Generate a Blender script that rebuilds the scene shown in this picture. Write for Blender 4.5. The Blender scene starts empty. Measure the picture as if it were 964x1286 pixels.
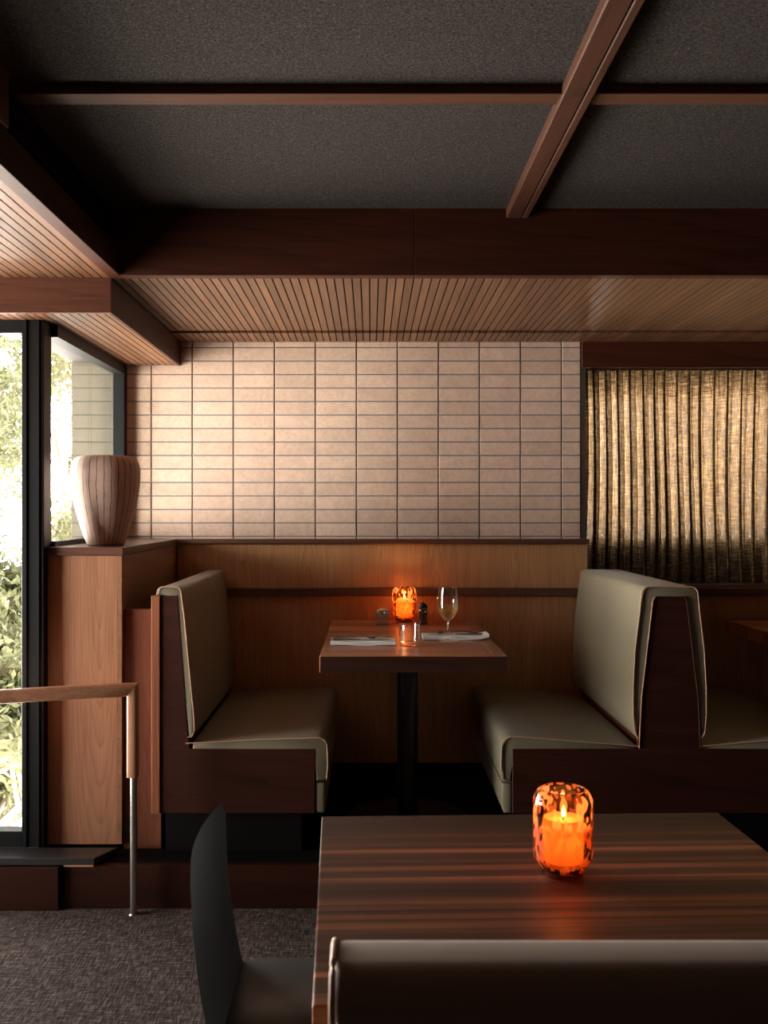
import bpy, bmesh, math, random
from mathutils import Vector, Matrix
PI = math.pi
random.seed(7)
scn = bpy.context.scene
COL = scn.collection

# ------------------------------------------------------------------ camera
cam_d = bpy.data.cameras.new('camera')
cam = bpy.data.objects.new('camera', cam_d); COL.objects.link(cam)
CZ = 1.44
cam.location = (0, 0, CZ); cam.rotation_euler = (PI/2, 0, 0)
cam_d.sensor_fit = 'VERTICAL'; cam_d.sensor_height = 36; cam_d.sensor_width = 27
cam_d.lens = 36*1250/1286
cam_d.shift_x = 17/1286; cam_d.shift_y = -2/1286
cam_d.clip_start = .05; cam_d.clip_end = 200
cam_d.dof.use_dof = True; cam_d.dof.focus_distance = 3.9
cam_d.dof.aperture_fstop = 0.035/0.0042
scn.camera = cam

# ------------------------------------------------------------------ world (bright hazy daylight)
W = bpy.data.worlds.new('sky'); scn.world = W; W.use_nodes = True
nt = W.node_tree; nt.nodes.clear()
wo = nt.nodes.new('ShaderNodeOutputWorld'); bg = nt.nodes.new('ShaderNodeBackground')
tc = nt.nodes.new('ShaderNodeTexCoord'); sx = nt.nodes.new('ShaderNodeSeparateXYZ'); rp = nt.nodes.new('ShaderNodeValToRGB')
mr = nt.nodes.new('ShaderNodeMapRange')
mr.inputs[1].default_value = -1; mr.inputs[2].default_value = 1
nt.links.new(tc.outputs['Generated'], sx.inputs[0]); nt.links.new(sx.outputs[2], mr.inputs[0]); nt.links.new(mr.outputs[0], rp.inputs[0])
e = rp.color_ramp.elements
e[0].position = 0.0; e[0].color = (.34, .31, .28, 1)
e[1].position = 1.0; e[1].color = (.04, .042, .048, 1)
for p_, c_ in ((.28, (.62, .565, .53, 1)), (.42, (.95, .87, .82, 1)), (.50, (1.0, .94, .91, 1)), (.56, (.92, .88, .86, 1)), (.63, (.20, .20, .20, 1)), (.70, (.07, .07, .074, 1))):
    a = rp.color_ramp.elements.new(p_); a.color = c_
nt.links.new(rp.outputs[0], bg.inputs[0]); bg.inputs[1].default_value = 47.0
nt.links.new(bg.outputs[0], wo.inputs[0])

def portal(name, loc, rot, sx_, sy_):
    l = bpy.data.lights.new(name, 'AREA'); l.shape = 'RECTANGLE'; l.size = sx_; l.size_y = sy_
    l.cycles.is_portal = True
    o = bpy.data.objects.new(name, l); COL.objects.link(o); o.location = loc; o.rotation_euler = rot
portal('window_portal_side', (-3.02, 2.93, 1.15), (0, -PI/2, 0), 2.0, 1.3)
portal('window_portal_front', (-2.1, 3.86, 1.17), (-PI/2, 0, 0), 1.65, 2.0)
portal('window_portal_corner', (-1.32, 4.3, 1.7), (0, -PI/2, 0), .9, 1.1)
portal('window_portal_curtain', (2.65, 5.24, 1.66), (-PI/2, 0, 0), 3.2, .8)

vs = scn.view_settings
scn.display_settings.display_device = 'sRGB'
vs.view_transform = 'Standard'; vs.look = 'None'; vs.gamma = 1; vs.use_curve_mapping = False
vs.exposure = 0.0
cy = scn.cycles
cy.use_denoising = True; cy.max_bounces = 8; cy.diffuse_bounces = 5; cy.glossy_bounces = 4
cy.transmission_bounces = 8; cy.transparent_max_bounces = 24
cy.caustics_reflective = False; cy.caustics_refractive = False; cy.sample_clamp_indirect = 4.0; cy.blur_glossy = 0.8

# ------------------------------------------------------------------ materials
class N:
    def __init__(s, name):
        s.m = bpy.data.materials.new(name); s.m.use_nodes = True
        s.t = s.m.node_tree; s.t.nodes.clear()
        s.out = s.t.nodes.new('ShaderNodeOutputMaterial')
    def n(s, typ, ins=None, **kw):
        x = s.t.nodes.new('ShaderNode'+typ)
        for k, v in kw.items(): setattr(x, k, v)
        for k, v in (ins or {}).items():
            if isinstance(v, bpy.types.NodeSocket): s.t.links.new(v, x.inputs[k])
            else: x.inputs[k].default_value = v
        return x
    def math(s, op, a, b=0.0, c=0.0):
        return s.n('Math', {0: a, 1: b, 2: c}, operation=op).outputs[0]
    def mix(s, f, a, b, mode='MIX'):
        x = s.t.nodes.new('ShaderNodeMix'); x.data_type = 'RGBA'; x.blend_type = mode
        for k, v in ((0, f), (6, a), (7, b)):
            if isinstance(v, bpy.types.NodeSocket): s.t.links.new(v, x.inputs[k])
            else: x.inputs[k].default_value = v
        return x.outputs[2]
    def ramp(s, f, pts):
        x = s.t.nodes.new('ShaderNodeValToRGB'); s.t.links.new(f, x.inputs[0])
        e = x.color_ramp.elements
        e[0].position, e[0].color = pts[0][0], pts[0][1]; e[1].position, e[1].color = pts[-1][0], pts[-1][1]
        for p, c in pts[1:-1]:
            q = e.new(p); q.color = c
        return x.outputs[0]
    def coord(s, scale=(1, 1, 1), rot=(0, 0, 0), loc=(0, 0, 0)):
        c = s.n('TexCoord'); 
        return s.n('Mapping', {0: c.outputs['Object'], 1: loc, 2: rot, 3: scale}).outputs[0]
    def noise(s, v, scale, detail=3, dist=0, rough=.5):
        return s.n('TexNoise', {'Vector': v, 'Scale': scale, 'Detail': detail, 'Distortion': dist, 'Roughness': rough}).outputs[0]
    def pbr(s, col, rough=.5, bump=None, bs=.2, bd=.002, **kw):
        p = s.n('BsdfPrincipled', {'Base Color': col, 'Roughness': rough})
        for k, v in kw.items():
            k = k.replace('_', ' ')
            if isinstance(v, bpy.types.NodeSocket): s.t.links.new(v, p.inputs[k])
            else: p.inputs[k].default_value = v
        if bump is not None:
            b = s.n('Bump', {'Height': bump, 'Strength': bs, 'Distance': bd})
            s.t.links.new(b.outputs[0], p.inputs['Normal'])
        s.t.links.new(p.outputs[0], s.out.inputs[0]); return p
def c4(c, k=1.0): return (c[0]*k, c[1]*k, c[2]*k, 1)

def wood(name, base, dark, axis='X', rough=.4, pitch=None, figure=.35, across='X', spec=.5, strips=None, var=.5, coat=0):
    """wood grain running along axis; pitch = plank width measured on the axis `across`"""
    g = N(name)
    ai = 'XYZ'.index(axis)
    sc = [14, 14, 14]; sc[ai] = .9
    off = None
    c = g.n('TexCoord').outputs['Object']
    if pitch:
        s = g.n('SeparateXYZ', {0: c})
        idx = g.math('FLOOR', g.math('DIVIDE', s.outputs['XYZ'.index(across)], pitch))
        wn = g.n('TexWhiteNoise', {'W': idx}, noise_dimensions='1D')
        off = wn.outputs[0]
        jit = g.n('VectorMath', {0: wn.outputs[1], 1: (9, 9, 9)}, operation='MULTIPLY').outputs[0]
        c = g.n('VectorMath', {0: c, 1: jit}, operation='ADD').outputs[0]
    def mp(scale): return g.n('Mapping', {0: c, 3: tuple(scale)}).outputs[0]
    broad = g.noise(mp(sc), 1.6, 4, .9)
    s2 = [150, 150, 150]; s2[ai] = 2.2
    fine = g.noise(mp(s2), 1.5, 4, .3, .7)
    s3 = [3.6, 3.6, 3.6]; s3[ai] = .5
    wv = g.n('TexWave', {'Vector': mp(s3), 'Scale': 2.2, 'Distortion': 7.0, 'Detail': 2.0, 'Detail Scale': 1.1}, wave_type='BANDS', bands_direction='DIAGONAL', wave_profile='SAW').outputs[1]
    if axis == 'Z':
        s_ = g.n('SeparateXYZ', {0: c}); q = g.math('DIVIDE', g.math('ADD', s_.outputs[0], .113), .31)
        qi = g.math('FLOOR', q); qr = g.n('TexWhiteNoise', {'W': qi}, noise_dimensions='1D').outputs[0]
        xx = g.math('MULTIPLY', g.math('SUBTRACT', g.math('FRACT', q), g.math('ADD', .35, g.math('MULTIPLY', qr, .3))), .31)
        zz = g.math('MULTIPLY', g.math('SUBTRACT', s_.outputs[2], g.math('ADD', .4, g.math('MULTIPLY', qr, 1.2))), .085)
        v_ = g.n('CombineXYZ', {0: xx, 1: 0.0, 2: zz}).outputs[0]
        wv = g.n('TexWave', {'Vector': v_, 'Scale': 26.0, 'Distortion': 4.5, 'Detail': 2.0, 'Detail Scale': .6}, wave_type='RINGS', rings_direction='Y', wave_profile='SAW').outputs[1]
    col = g.ramp(broad, [(.3, c4(dark)), (.7, c4(base))])
    col = g.mix(figure, col, g.ramp(wv, [(0, c4(base, 1.15)), (.75, c4(base, .95)), (1, c4(dark, .8))]))
    col = g.mix(.55, col, g.ramp(fine, [(.3, (.45, .42, .40, 1)), (.62, (1.15, 1.15, 1.15, 1))]), 'MULTIPLY')
    if strips:
        s_ = g.n('SeparateXYZ', {0: g.n('TexCoord').outputs['Object']})
        for pt, am in strips:
            w_ = g.n('TexWhiteNoise', {'W': g.math('FLOOR', g.math('DIVIDE', s_.outputs[1], pt))}, noise_dimensions='1D').outputs[0]
            col = g.mix(am, col, g.ramp(w_, [(0, (.35, .33, .32, 1)), (.55, (.9, .88, .86, 1)), (1, (2.7, 2.5, 2.3, 1))]), 'MULTIPLY')
    if off is not None:
        col = g.mix(var, col, g.ramp(off, [(0, (.40, .37, .35, 1)), (.5, (.85, .85, .85, 1)), (1, (1.75, 1.65, 1.55, 1))]), 'MULTIPLY')
    g.pbr(col, rough, fine, .12, .001, Specular_IOR_Level=spec, Coat_Weight=coat, Coat_Roughness=.15)
    return g.m

WAL, WALD = (.070, .0175, .008), (.034, .0085, .004)
OAK, OAKD = (.60, .315, .15), (.42, .19, .082)
M = {}
M['beam'] = wood('dark_walnut_beam', WAL, WALD, 'X', .5, spec=.2)
M['beam_y'] = wood('dark_walnut_beam_depth', WAL, WALD, 'Y', .5, spec=.2)
M['beam_z'] = wood('dark_walnut_upright', (.15, .055, .03), (.075, .026, .015), 'Z', .4)
M['lintel'] = wood('walnut_lintel', (.12, .040, .021), (.065, .021, .011), 'X', .5, spec=.25)
M['batten'] = wood('walnut_batten', (.11, .044, .025), (.06, .023, .013), 'X', .5, spec=.2)
M['batten_y'] = wood('walnut_batten_depth', (.085, .033, .019), (.048, .018, .010), 'Y', .5, spec=.2)
M['board'] = wood('ceiling_board_wood', (.185, .086, .044), (.105, .046, .022), 'Y', .40, pitch=.0318*1, across='X', figure=.25, var=.35, spec=.3)
M['oak'] = wood('oak_veneer_upright', OAK, OAKD, 'Z', .42, figure=.4)
M['oakcab'] = wood('cabinet_veneer', (.36, .165, .088), (.27, .108, .054), 'Z', .42, figure=.45)
M['oakside'] = wood('cabinet_side_veneer', (.30, .14, .07), (.20, .085, .04), 'Y', .42, figure=.2)
M['trimwood'] = wood('walnut_trim', (.13, .055, .034), (.07, .028, .017), 'X', .35)
M['trimwood_y'] = wood('walnut_trim_depth', (.13, .055, .034), (.07, .028, .017), 'Y', .35)
M['bench'] = wood('bench_walnut', (.052, .013, .007), (.026, .0065, .0035), 'X', .45, spec=.25)
M['benchz'] = wood('bench_stile_walnut', (.32, .11, .052), (.19, .06, .028), 'Z', .36)
M['filler'] = wood('filler_walnut', (.20, .064, .032), (.12, .036, .018), 'Z', .36)
M['rail'] = wood('handrail_walnut', (.62, .31, .18), (.40, .18, .10), 'X', .35, figure=.15)
M['railz'] = wood('handrail_walnut_upright', (.62, .31, .18), (.40, .18, .10), 'Z', .35, figure=.15)
M['btable'] = wood('booth_table_walnut', (.50, .20, .095), (.27, .10, .046), 'X', .34, pitch=.085, across='Y', figure=.3, var=.5, coat=.12)
M['btedge'] = wood('front_edge_painted_shade', (.045, .017, .010), (.023, .009, .005), 'X', .6, spec=.1)  # shade on the booth table's front face, put into a darker wood
M['btabley'] = wood('booth_table_end', (.36, .165, .09), (.22, .095, .05), 'Y', .3, figure=.3, coat=.3)
M['table'] = wood('striped_walnut_tabletop', (.20, .075, .038), (.085, .028, .015), 'X', .45, pitch=.0485, across='Y', figure=.15, var=.9, spec=.3, strips=((.019, .5), (.0317, .6)))
M['tablee'] = wood('tabletop_edge', (.17, .07, .045), (.09, .035, .022), 'X', .35)

def vinyl(name, col, rough=.42):
    g = N(name); c = g.coord()
    n1 = g.noise(c, 260, 3); n2 = g.noise(c, 3.0, 2)
    cc = g.mix(.25, c4(col), g.ramp(n2, [(.3, c4(col, .85)), (.7, c4(col, 1.1))]))
    nn = g.math('ADD', g.math('MULTIPLY', n1, .15), g.math('MULTIPLY', g.noise(c, 7, 2), 2.0))
    g.pbr(cc, rough, nn, .18, .004, Specular_IOR_Level=.4, Sheen_Weight=.1); return g.m
M['vinyl'] = vinyl('olive_grey_upholstery', (.20, .172, .112))
M['piping'] = vinyl('tan_piping', (.46, .27, .165), .5)
M['taupe'] = vinyl('taupe_upholstery', (.30, .21, .16), .6)

def simple(name, col, rough=.5, metal=0, bump=0, bscale=200, **kw):
    g = N(name); c = g.coord(); n = g.noise(c, bscale, 3)
    g.pbr(g.mix(.2, c4(col), g.ramp(n, [(.3, c4(col, .8)), (.7, c4(col, 1.2))])), rough, n, bump, .001, Metallic=metal, **kw); return g.m
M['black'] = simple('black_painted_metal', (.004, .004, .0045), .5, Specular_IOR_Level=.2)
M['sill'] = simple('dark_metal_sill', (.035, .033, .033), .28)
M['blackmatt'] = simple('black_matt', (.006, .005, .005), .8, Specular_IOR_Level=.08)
M['chair'] = simple('black_stained_shell', (.018, .019, .019), .42)
M['postblack'] = simple('black_pedestal', (.012, .012, .015), .35)
M['steel'] = simple('brushed_steel', (.55, .50, .47), .3, 1)
M['chrome'] = simple('polished_cutlery', (.38, .35, .33), .15, 1)
M['brass'] = simple('brass', (.75, .5, .2), .25, 1)
M['mirror'] = simple('polished_metal', (.8, .76, .72), .08, 1)
M['sugar'] = simple('tan_sugar', (.85, .72, .52), .8, 0, .6, 400)
M['linen'] = simple('white_linen', (.90, .89, .87), .85, 0, .5, 500)
M['pepper'] = simple('brown_acrylic', (.16, .05, .025), .2)
M['outwhite'] = simple('dimmed_soffit_paint', (.028, .025, .022), .7)  # pale soffit coloured far darker to offset the overexposed daylight outside
M['plaster'] = simple('dark_plaster', (.05, .035, .028), .8)
M['mortar'] = simple('grey_mortar', (.21, .205, .225), .9, 0, .6, 300)
M['darkjoint'] = simple('raked_joint_dark', (.05, .045, .045), .9)  # even dark colour behind the gaps between bricks

# brick
g = N('pale_brick'); c = g.n('TexCoord').outputs['Object']; s = g.n('SeparateXYZ', {0: c})
ix = g.math('FLOOR', g.math('DIVIDE', g.math('ADD', s.outputs[0], .6693), .2002))
iz = g.math('FLOOR', g.math('DIVIDE', g.math('SUBTRACT', s.outputs[2], 1.7746), .06595))
wn = g.n('TexWhiteNoise', {0: g.n('CombineXYZ', {0: ix, 1: iz}).outputs[0]}, noise_dimensions='3D')
n1 = g.noise(c, 60, 5, 0, .7); n2 = g.noise(c, 14, 3)
col = g.ramp(wn.outputs[0], [(0, (.61, .43, .345, 1)), (.5, (.66, .47, .375, 1)), (1, (.70, .50, .40, 1))])
col = g.mix(.35, col, g.ramp(n2, [(.3, (.75, .75, .75, 1)), (.7, (1.15, 1.12, 1.1, 1))]), 'MULTIPLY')
col = g.mix(.5, col, g.ramp(n1, [(.35, (.78, .76, .74, 1)), (.6, (1.08, 1.08, 1.08, 1))]), 'MULTIPLY')
vo = g.n('TexVoronoi', {'Vector': c, 'Scale': 38.0}).outputs[0]
spots = g.ramp(vo, [(.03, (.35, .25, .2, 1)), (.07, (1, 1, 1, 1))])
col = g.mix(.6, col, spots, 'MULTIPLY')
g.pbr(col, .85, n1, .5, .002, Specular_IOR_Level=.2); M['brick'] = g.m

M['brickout'] = simple('dimmed_olive_brick', (.135, .125, .094), .9, 0, .5, 60)  # outside brick colour lowered so the strong daylight doesn't burn it out
# felt ceiling
g = N('charcoal_felt'); c = g.coord()
n1 = g.noise(c, 190, 4, .8, .7); n2 = g.noise(g.coord((60, 300, 60)), 1.5, 3)
n1b = g.noise(c, 70, 3, .5)
col = g.ramp(n1, [(.35, (.013, .011, .010, 1)), (.52, (.046, .038, .0345, 1)), (.67, (.115, .096, .087, 1))])
col = g.mix(.4, col, g.ramp(n1b, [(.3, (.6, .6, .6, 1)), (.7, (1.3, 1.3, 1.3, 1))]), 'MULTIPLY')
g.pbr(col, .95, n1, .6, .003, Specular_IOR_Level=.1); M['felt'] = g.m

# carpet
g = N('flecked_carpet'); 
n1 = g.noise(g.coord((20, 210, 1)), 1, 4, .4, .7); n2 = g.noise(g.coord((190, 22, 1), (0, 0, .05)), 1, 3, .5, .6); n3 = g.noise(g.coord((5, 2, 1)), 1, 2)
bl = g.mix(.45, n1, n2)
col = g.ramp(bl, [(.36, (.022, .018, .016, 1)), (.5, (.098, .080, .070, 1)), (.62, (.36, .30, .26, 1))])
col = g.mix(.4, col, g.ramp(n3, [(.35, (.65, .62, .62, 1)), (.65, (1.2, 1.2, 1.2, 1))]), 'MULTIPLY')
g.pbr(col, .95, bl, .8, .004, Specular_IOR_Level=.1); M['carpet'] = g.m

# glass (thin sheet)
def facing(g, f0=.04, k=.9, p=4.0):
    lw_ = g.n('LayerWeight', {'Blend': .5}).outputs['Facing']
    return g.math('ADD', g.math('MULTIPLY', g.math('POWER', lw_, p), k), f0)
def glass(name, tint=(1, 1, 1), f0=.04, k=.9, p=4.0, rough=.02):
    g = N(name)
    t = g.n('BsdfTransparent', {0: c4(tint)}); gl = g.n('BsdfGlossy', {'Color': (1, 1, 1, 1), 'Roughness': rough})
    mx = g.n('MixShader', {0: facing(g, f0, k, p), 1: t.outputs[0], 2: gl.outputs[0]}); g.t.links.new(mx.outputs[0], g.out.inputs[0]); return g.m
M['pane'] = glass('window_glass', (.97, .98, .96), .02, .4, 5, .0)
M['glass'] = glass('clear_drinking_glass', (.975, .975, .97), .11, 1.0, 2.4, .05)
M['water'] = glass('water', (.96, .96, .95), .03, .4)
M['wine'] = glass('pale_wine', (.88, .70, .42), .10, .5, 3.0, .12)
g = N('pale_white_wine'); t1 = g.n('BsdfTransparent', {0: (.90, .74, .45, 1)}); t2 = g.n('BsdfTranslucent', {0: (.95, .75, .42, 1)}); t3 = g.n('BsdfGlossy', {'Color': (1, .95, .85, 1), 'Roughness': .1})
q_ = g.n('MixShader', {0: .30, 1: t1.outputs[0], 2: t2.outputs[0]}).outputs[0]
g.t.links.new(g.n('MixShader', {0: facing(g, .08, .5, 3.0), 1: q_, 2: t3.outputs[0]}).outputs[0], g.out.inputs[0]); M['wine'] = g.m

# mottled amber glass
g = N('mottled_amber_glass'); c = g.coord((1, 1, .5), (.35, 0, 0))
v = g.n('TexVoronoi', {'Vector': c, 'Scale': 95.0, 'Randomness': 1.0}, feature='SMOOTH_F1').outputs[0]
nz = g.noise(c, 55, 2, .6)
msk = g.ramp(g.math('ADD', v, g.math('MULTIPLY', g.math('SUBTRACT', nz, .5), .9)), [(.36, (1, 1, 1, 1)), (.43, (0, 0, 0, 1))])
tl = g.n('BsdfTranslucent', {0: (.66, .25, .085, 1)}); df = g.n('BsdfDiffuse', {0: (.62, .22, .09, 1)})
fl = g.n('MixShader', {0: .3, 1: tl.outputs[0], 2: df.outputs[0]}).outputs[0]
fl = g.n('MixShader', {0: .25, 1: fl, 2: g.n('BsdfTransparent', {0: (1, .55, .25, 1)}).outputs[0]}).outputs[0]
cl = g.n('BsdfTransparent', {0: (.60, .33, .17, 1)}).outputs[0]
bodyb = g.n('MixShader', {0: g.n('Math', {0: msk, 1: 1.0}, operation='MULTIPLY').outputs[0], 1: cl, 2: fl}).outputs[0]
gl = g.n('BsdfGlossy', {'Color': (1, 1, 1, 1), 'Roughness': .06}).outputs[0]
fr = facing(g, .04, .6, 4.0)
g.t.links.new(g.n('MixShader', {0: fr, 1: bodyb, 2: gl}).outputs[0], g.out.inputs[0]); M['amber'] = g.m
# wax
g = N('candle_wax'); tl = g.n('BsdfTranslucent', {0: (.95, .40, .12, 1)}); df = g.n('BsdfDiffuse', {0: (.9, .55, .30, 1)})
g.t.links.new(g.n('MixShader', {0: .45, 1: tl.outputs[0], 2: df.outputs[0]}).outputs[0], g.out.inputs[0]); M['wax'] = g.m
g = N('flame'); em = g.n('Emission', {0: (1, .62, .22, 1), 1: 40}); g.t.links.new(em.outputs[0], g.out.inputs[0]); M['flame'] = g.m

# curtain
g = N('open_weave_linen_curtain'); 
th = g.noise(g.coord((16, 16, 170)), 1, 4, .5, .8); tv = g.noise(g.coord((240, 40, 12)), 1, 3, .3, .6)
w = g.math('ADD', g.math('MULTIPLY', th, .62), g.math('MULTIPLY', tv, .38))
col = g.ramp(w, [(.38, (.030, .016, .007, 1)), (.5, (.105, .062, .029, 1)), (.60, (.30, .20, .108, 1))])
tl = g.n('BsdfTranslucent', {0: col}); df = g.n('BsdfDiffuse', {0: g.mix(1, col, (1.6, 1.5, 1.4, 1), 'MULTIPLY')})
b = g.n('MixShader', {0: .55, 1: tl.outputs[0], 2: df.outputs[0]}).outputs[0]
fine = g.noise(g.coord((420, 60, 420)), 1, 2, 0, .5)
hole = g.math('MULTIPLY', g.math('LESS_THAN', g.math('ADD', g.math('MULTIPLY', w, .5), g.math('MULTIPLY', fine, .5)), .415), .07)
g.t.links.new(g.n('MixShader', {0: hole, 1: b, 2: g.n('BsdfTransparent', {0: (1, .93, .82, 1)}).outputs[0]}).outputs[0], g.out.inputs[0])
M['curtain'] = g.m

# vase: clay with incised vertical lines
g = N('striped_clay'); c = g.n('TexCoord').outputs['Object']; s = g.n('SeparateXYZ', {0: c})
ang = g.math('ARCTAN2', s.outputs[1], s.outputs[0])
wob = g.math('MULTIPLY', g.math('SUBTRACT', g.noise(c, 9, 2), .5), .10)
u = g.math('MULTIPLY', g.math('ADD', ang, wob), 30/(2*PI))
fr = g.math('ABSOLUTE', g.math('SUBTRACT', g.math('FRACT', u), .5))
wd = g.math('MULTIPLY', g.noise(c, 25, 2), .085)
ln = g.math('LESS_THAN', fr, wd)
base = g.ramp(g.noise(c, 30, 3), [(.3, (.60, .41, .33, 1)), (.7, (.70, .49, .40, 1))])
g.pbr(g.mix(ln, base, (.035, .025, .022, 1)), .65, g.math('SUBTRACT', 1, ln), .5, .002, Specular_IOR_Level=.3); M['vase'] = g.m

# foliage
g = N('pale_green_leaf'); c = g.coord()
col = g.ramp(g.noise(c, 4, 2), [(.3, (.072, .078, .034, 1)), (.7, (.18, .18, .105, 1))])
b = g.n('MixShader', {0: .5, 1: g.n('BsdfDiffuse', {0: col}).outputs[0], 2: g.n('BsdfTranslucent', {0: col}).outputs[0]}).outputs[0]
g.t.links.new(b, g.out.inputs[0]); M['leaf'] = g.m
M['bark'] = simple('grey_bark', (.22, .18, .14), .9, 0, .8, 30)

# ------------------------------------------------------------------ mesh helpers
WORLD = {}
class MB:
    def __init__(s): s.b = bmesh.new()
    def box(s, x0, x1, y0, y1, z0, z1, bev=0, seg=1):
        vs_ = [s.b.verts.new((x, y, z)) for x in (x0, x1) for y in (y0, y1) for z in (z0, z1)]
        fs = []
        for f in ((0, 1, 3, 2), (4, 6, 7, 5), (0, 4, 5, 1), (2, 3, 7, 6), (0, 2, 6, 4), (1, 5, 7, 3)):
            fs.append(s.b.faces.new([vs_[i] for i in f]))
        if bev:
            es = {e for f in fs for e in f.edges}
            bmesh.ops.bevel(s.b, geom=list(es), offset=bev, segments=seg, affect='EDGES', profile=.5)
        return s
    def prism(s, pts, axis, a, b_, bev=0, seg=2):
        """polygon pts in the plane normal to axis, extruded a..b_"""
        def co(p, t):
            return {'Y': (p[0], t, p[1]), 'X': (t, p[0], p[1]), 'Z': (p[0], p[1], t)}[axis]
        A = [s.b.verts.new(co(p, a)) for p in pts]; B = [s.b.verts.new(co(p, b_)) for p in pts]
        fa = s.b.faces.new(A); fb = s.b.faces.new(B[::-1]); n = len(pts)
        for i in range(n): s.b.faces.new((A[i], B[i], B[(i+1) % n], A[(i+1) % n]))
        if bev:
            es = set(fa.edges) | set(fb.edges)
            bmesh.ops.bevel(s.b, geom=list(es), offset=bev, segments=seg, affect='EDGES', profile=.5)
        return s
    def tube(s, path, r, n=8, closed=False, cap=True):
        rings = []; m = len(path)
        for i, p in enumerate(path):
            p = Vector(p)
            if closed: t = Vector(path[(i+1) % m])-Vector(path[i-1])
            else: t = Vector(path[min(i+1, m-1)])-Vector(path[max(i-1, 0)])
            t.normalize()
            up = Vector((0, 1, 0)) if abs(t.y) < .9 else Vector((1, 0, 0))
            u = t.cross(up).normalized(); v = t.cross(u)
            rr = r[i] if isinstance(r, (list, tuple)) else r
            rings.append([s.b.verts.new(p+(u*math.cos(2*PI*k/n)+v*math.sin(2*PI*k/n))*rr) for k in range(n)])
        for i in range(m if closed else m-1):
            A, B = rings[i], rings[(i+1) % m]
            for k in range(n): s.b.faces.new((A[k], A[(k+1) % n], B[(k+1) % n], B[k]))
        if cap and not closed:
            s.b.faces.new(rings[0]); s.b.faces.new(rings[-1][::-1])
        return s
    def lathe(s, prof, cx, cy_, n=40, z0=0, power=None):
        rings = []
        for r, z in prof:
            if r < 1e-5: rings.append([s.b.verts.new((cx, cy_, z0+z))])
            else:
                rings.append([s.b.verts.new((cx+r*math.cos(2*PI*k/n), cy_+r*math.sin(2*PI*k/n), z0+z)) for k in range(n)])
        for A, B in zip(rings, rings[1:]):
            for k in range(n):
                k2 = (k+1) % n
                if len(A) == 1 and len(B) == 1: continue
                if len(A) == 1: s.b.faces.new((A[0], B[k2], B[k]))
                elif len(B) == 1: s.b.faces.new((A[k], A[k2], B[0]))
                else: s.b.faces.new((A[k], A[k2], B[k2], B[k]))
        return s
    def build(s, name, mat, parent=None, smooth=None, fixn=True, **props):
        if fixn: bmesh.ops.recalc_face_normals(s.b, faces=s.b.faces[:])
        me = bpy.data.meshes.new(name)
        if parent is not None:
            s.b.transform(Matrix.Translation(-WORLD[parent.name]))
        s.b.to_mesh(me); s.b.free()
        me.materials.append(M[mat] if isinstance(mat, str) else mat)
        if smooth is not None:
            for p in me.polygons: p.use_smooth = True
            try: me.set_sharp_from_angle(angle=math.radians(smooth))
            except Exception: pass
        o = bpy.data.objects.new(name, me); COL.objects.link(o)
        if parent is not None:
            o.parent = parent; WORLD[o.name] = WORLD[parent.name].copy()
        else: WORLD[o.name] = Vector((0, 0, 0))
        for k, v in props.items(): o[k] = v
        return o
def own_mesh(name, mb, mat, label, cat, loc, smooth=None, group=None):
    """a thing that is one mesh, its origin at its base"""
    r = mb.build(name, mat, None, smooth)
    r.data.transform(Matrix.Translation(-Vector(loc))); r.location = loc; WORLD[r.name] = Vector(loc)
    r['label'] = label; r['category'] = cat
    if group: r['group'] = group
    return r
def thing(name, label, cat, loc, group=None):
    o = bpy.data.objects.new(name, None); COL.objects.link(o); o.location = loc; o.empty_display_size = .1
    WORLD[o.name] = Vector(loc); o['label'] = label; o['category'] = cat
    if group: o['group'] = group
    return o
def struct(name, mb, mat, label, parent=None, smooth=None):
    o = mb.build(name, mat, parent, smooth)
    if parent is None: o['kind'] = 'structure'; o['label'] = label; o['category'] = name.split('_')[0]
    return o
def arc(cx, cz, r, a0, a1, n=6):
    return [(cx+r*math.cos(math.radians(a0+(a1-a0)*i/n)), cz+r*math.sin(math.radians(a0+(a1-a0)*i/n))) for i in range(n+1)]

# ================================================================== STRUCTURE
XL, XR, YF, YB = -2.9, 4.3, -3.0, 4.86
PZ = .16                                   # raised platform
SZ = 2.271                                 # low boarded ceiling
HZ = 2.505                                 # felt ceiling
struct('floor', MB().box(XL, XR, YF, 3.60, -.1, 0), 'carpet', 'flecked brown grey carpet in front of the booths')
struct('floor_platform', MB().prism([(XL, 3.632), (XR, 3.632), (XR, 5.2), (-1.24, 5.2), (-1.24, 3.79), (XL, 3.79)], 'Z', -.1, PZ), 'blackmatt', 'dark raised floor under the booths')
struct('trim_1', MB().box(-1.108, XR, 3.60, 3.632, -.05, PZ-.004, .002), 'bench', 'dark walnut step riser in front of the booths')
struct('trim_2', MB().box(XL, -1.122, 3.578, 3.632, -.05, PZ-.004, .002), 'bench', 'dark walnut step riser below the window')
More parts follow.
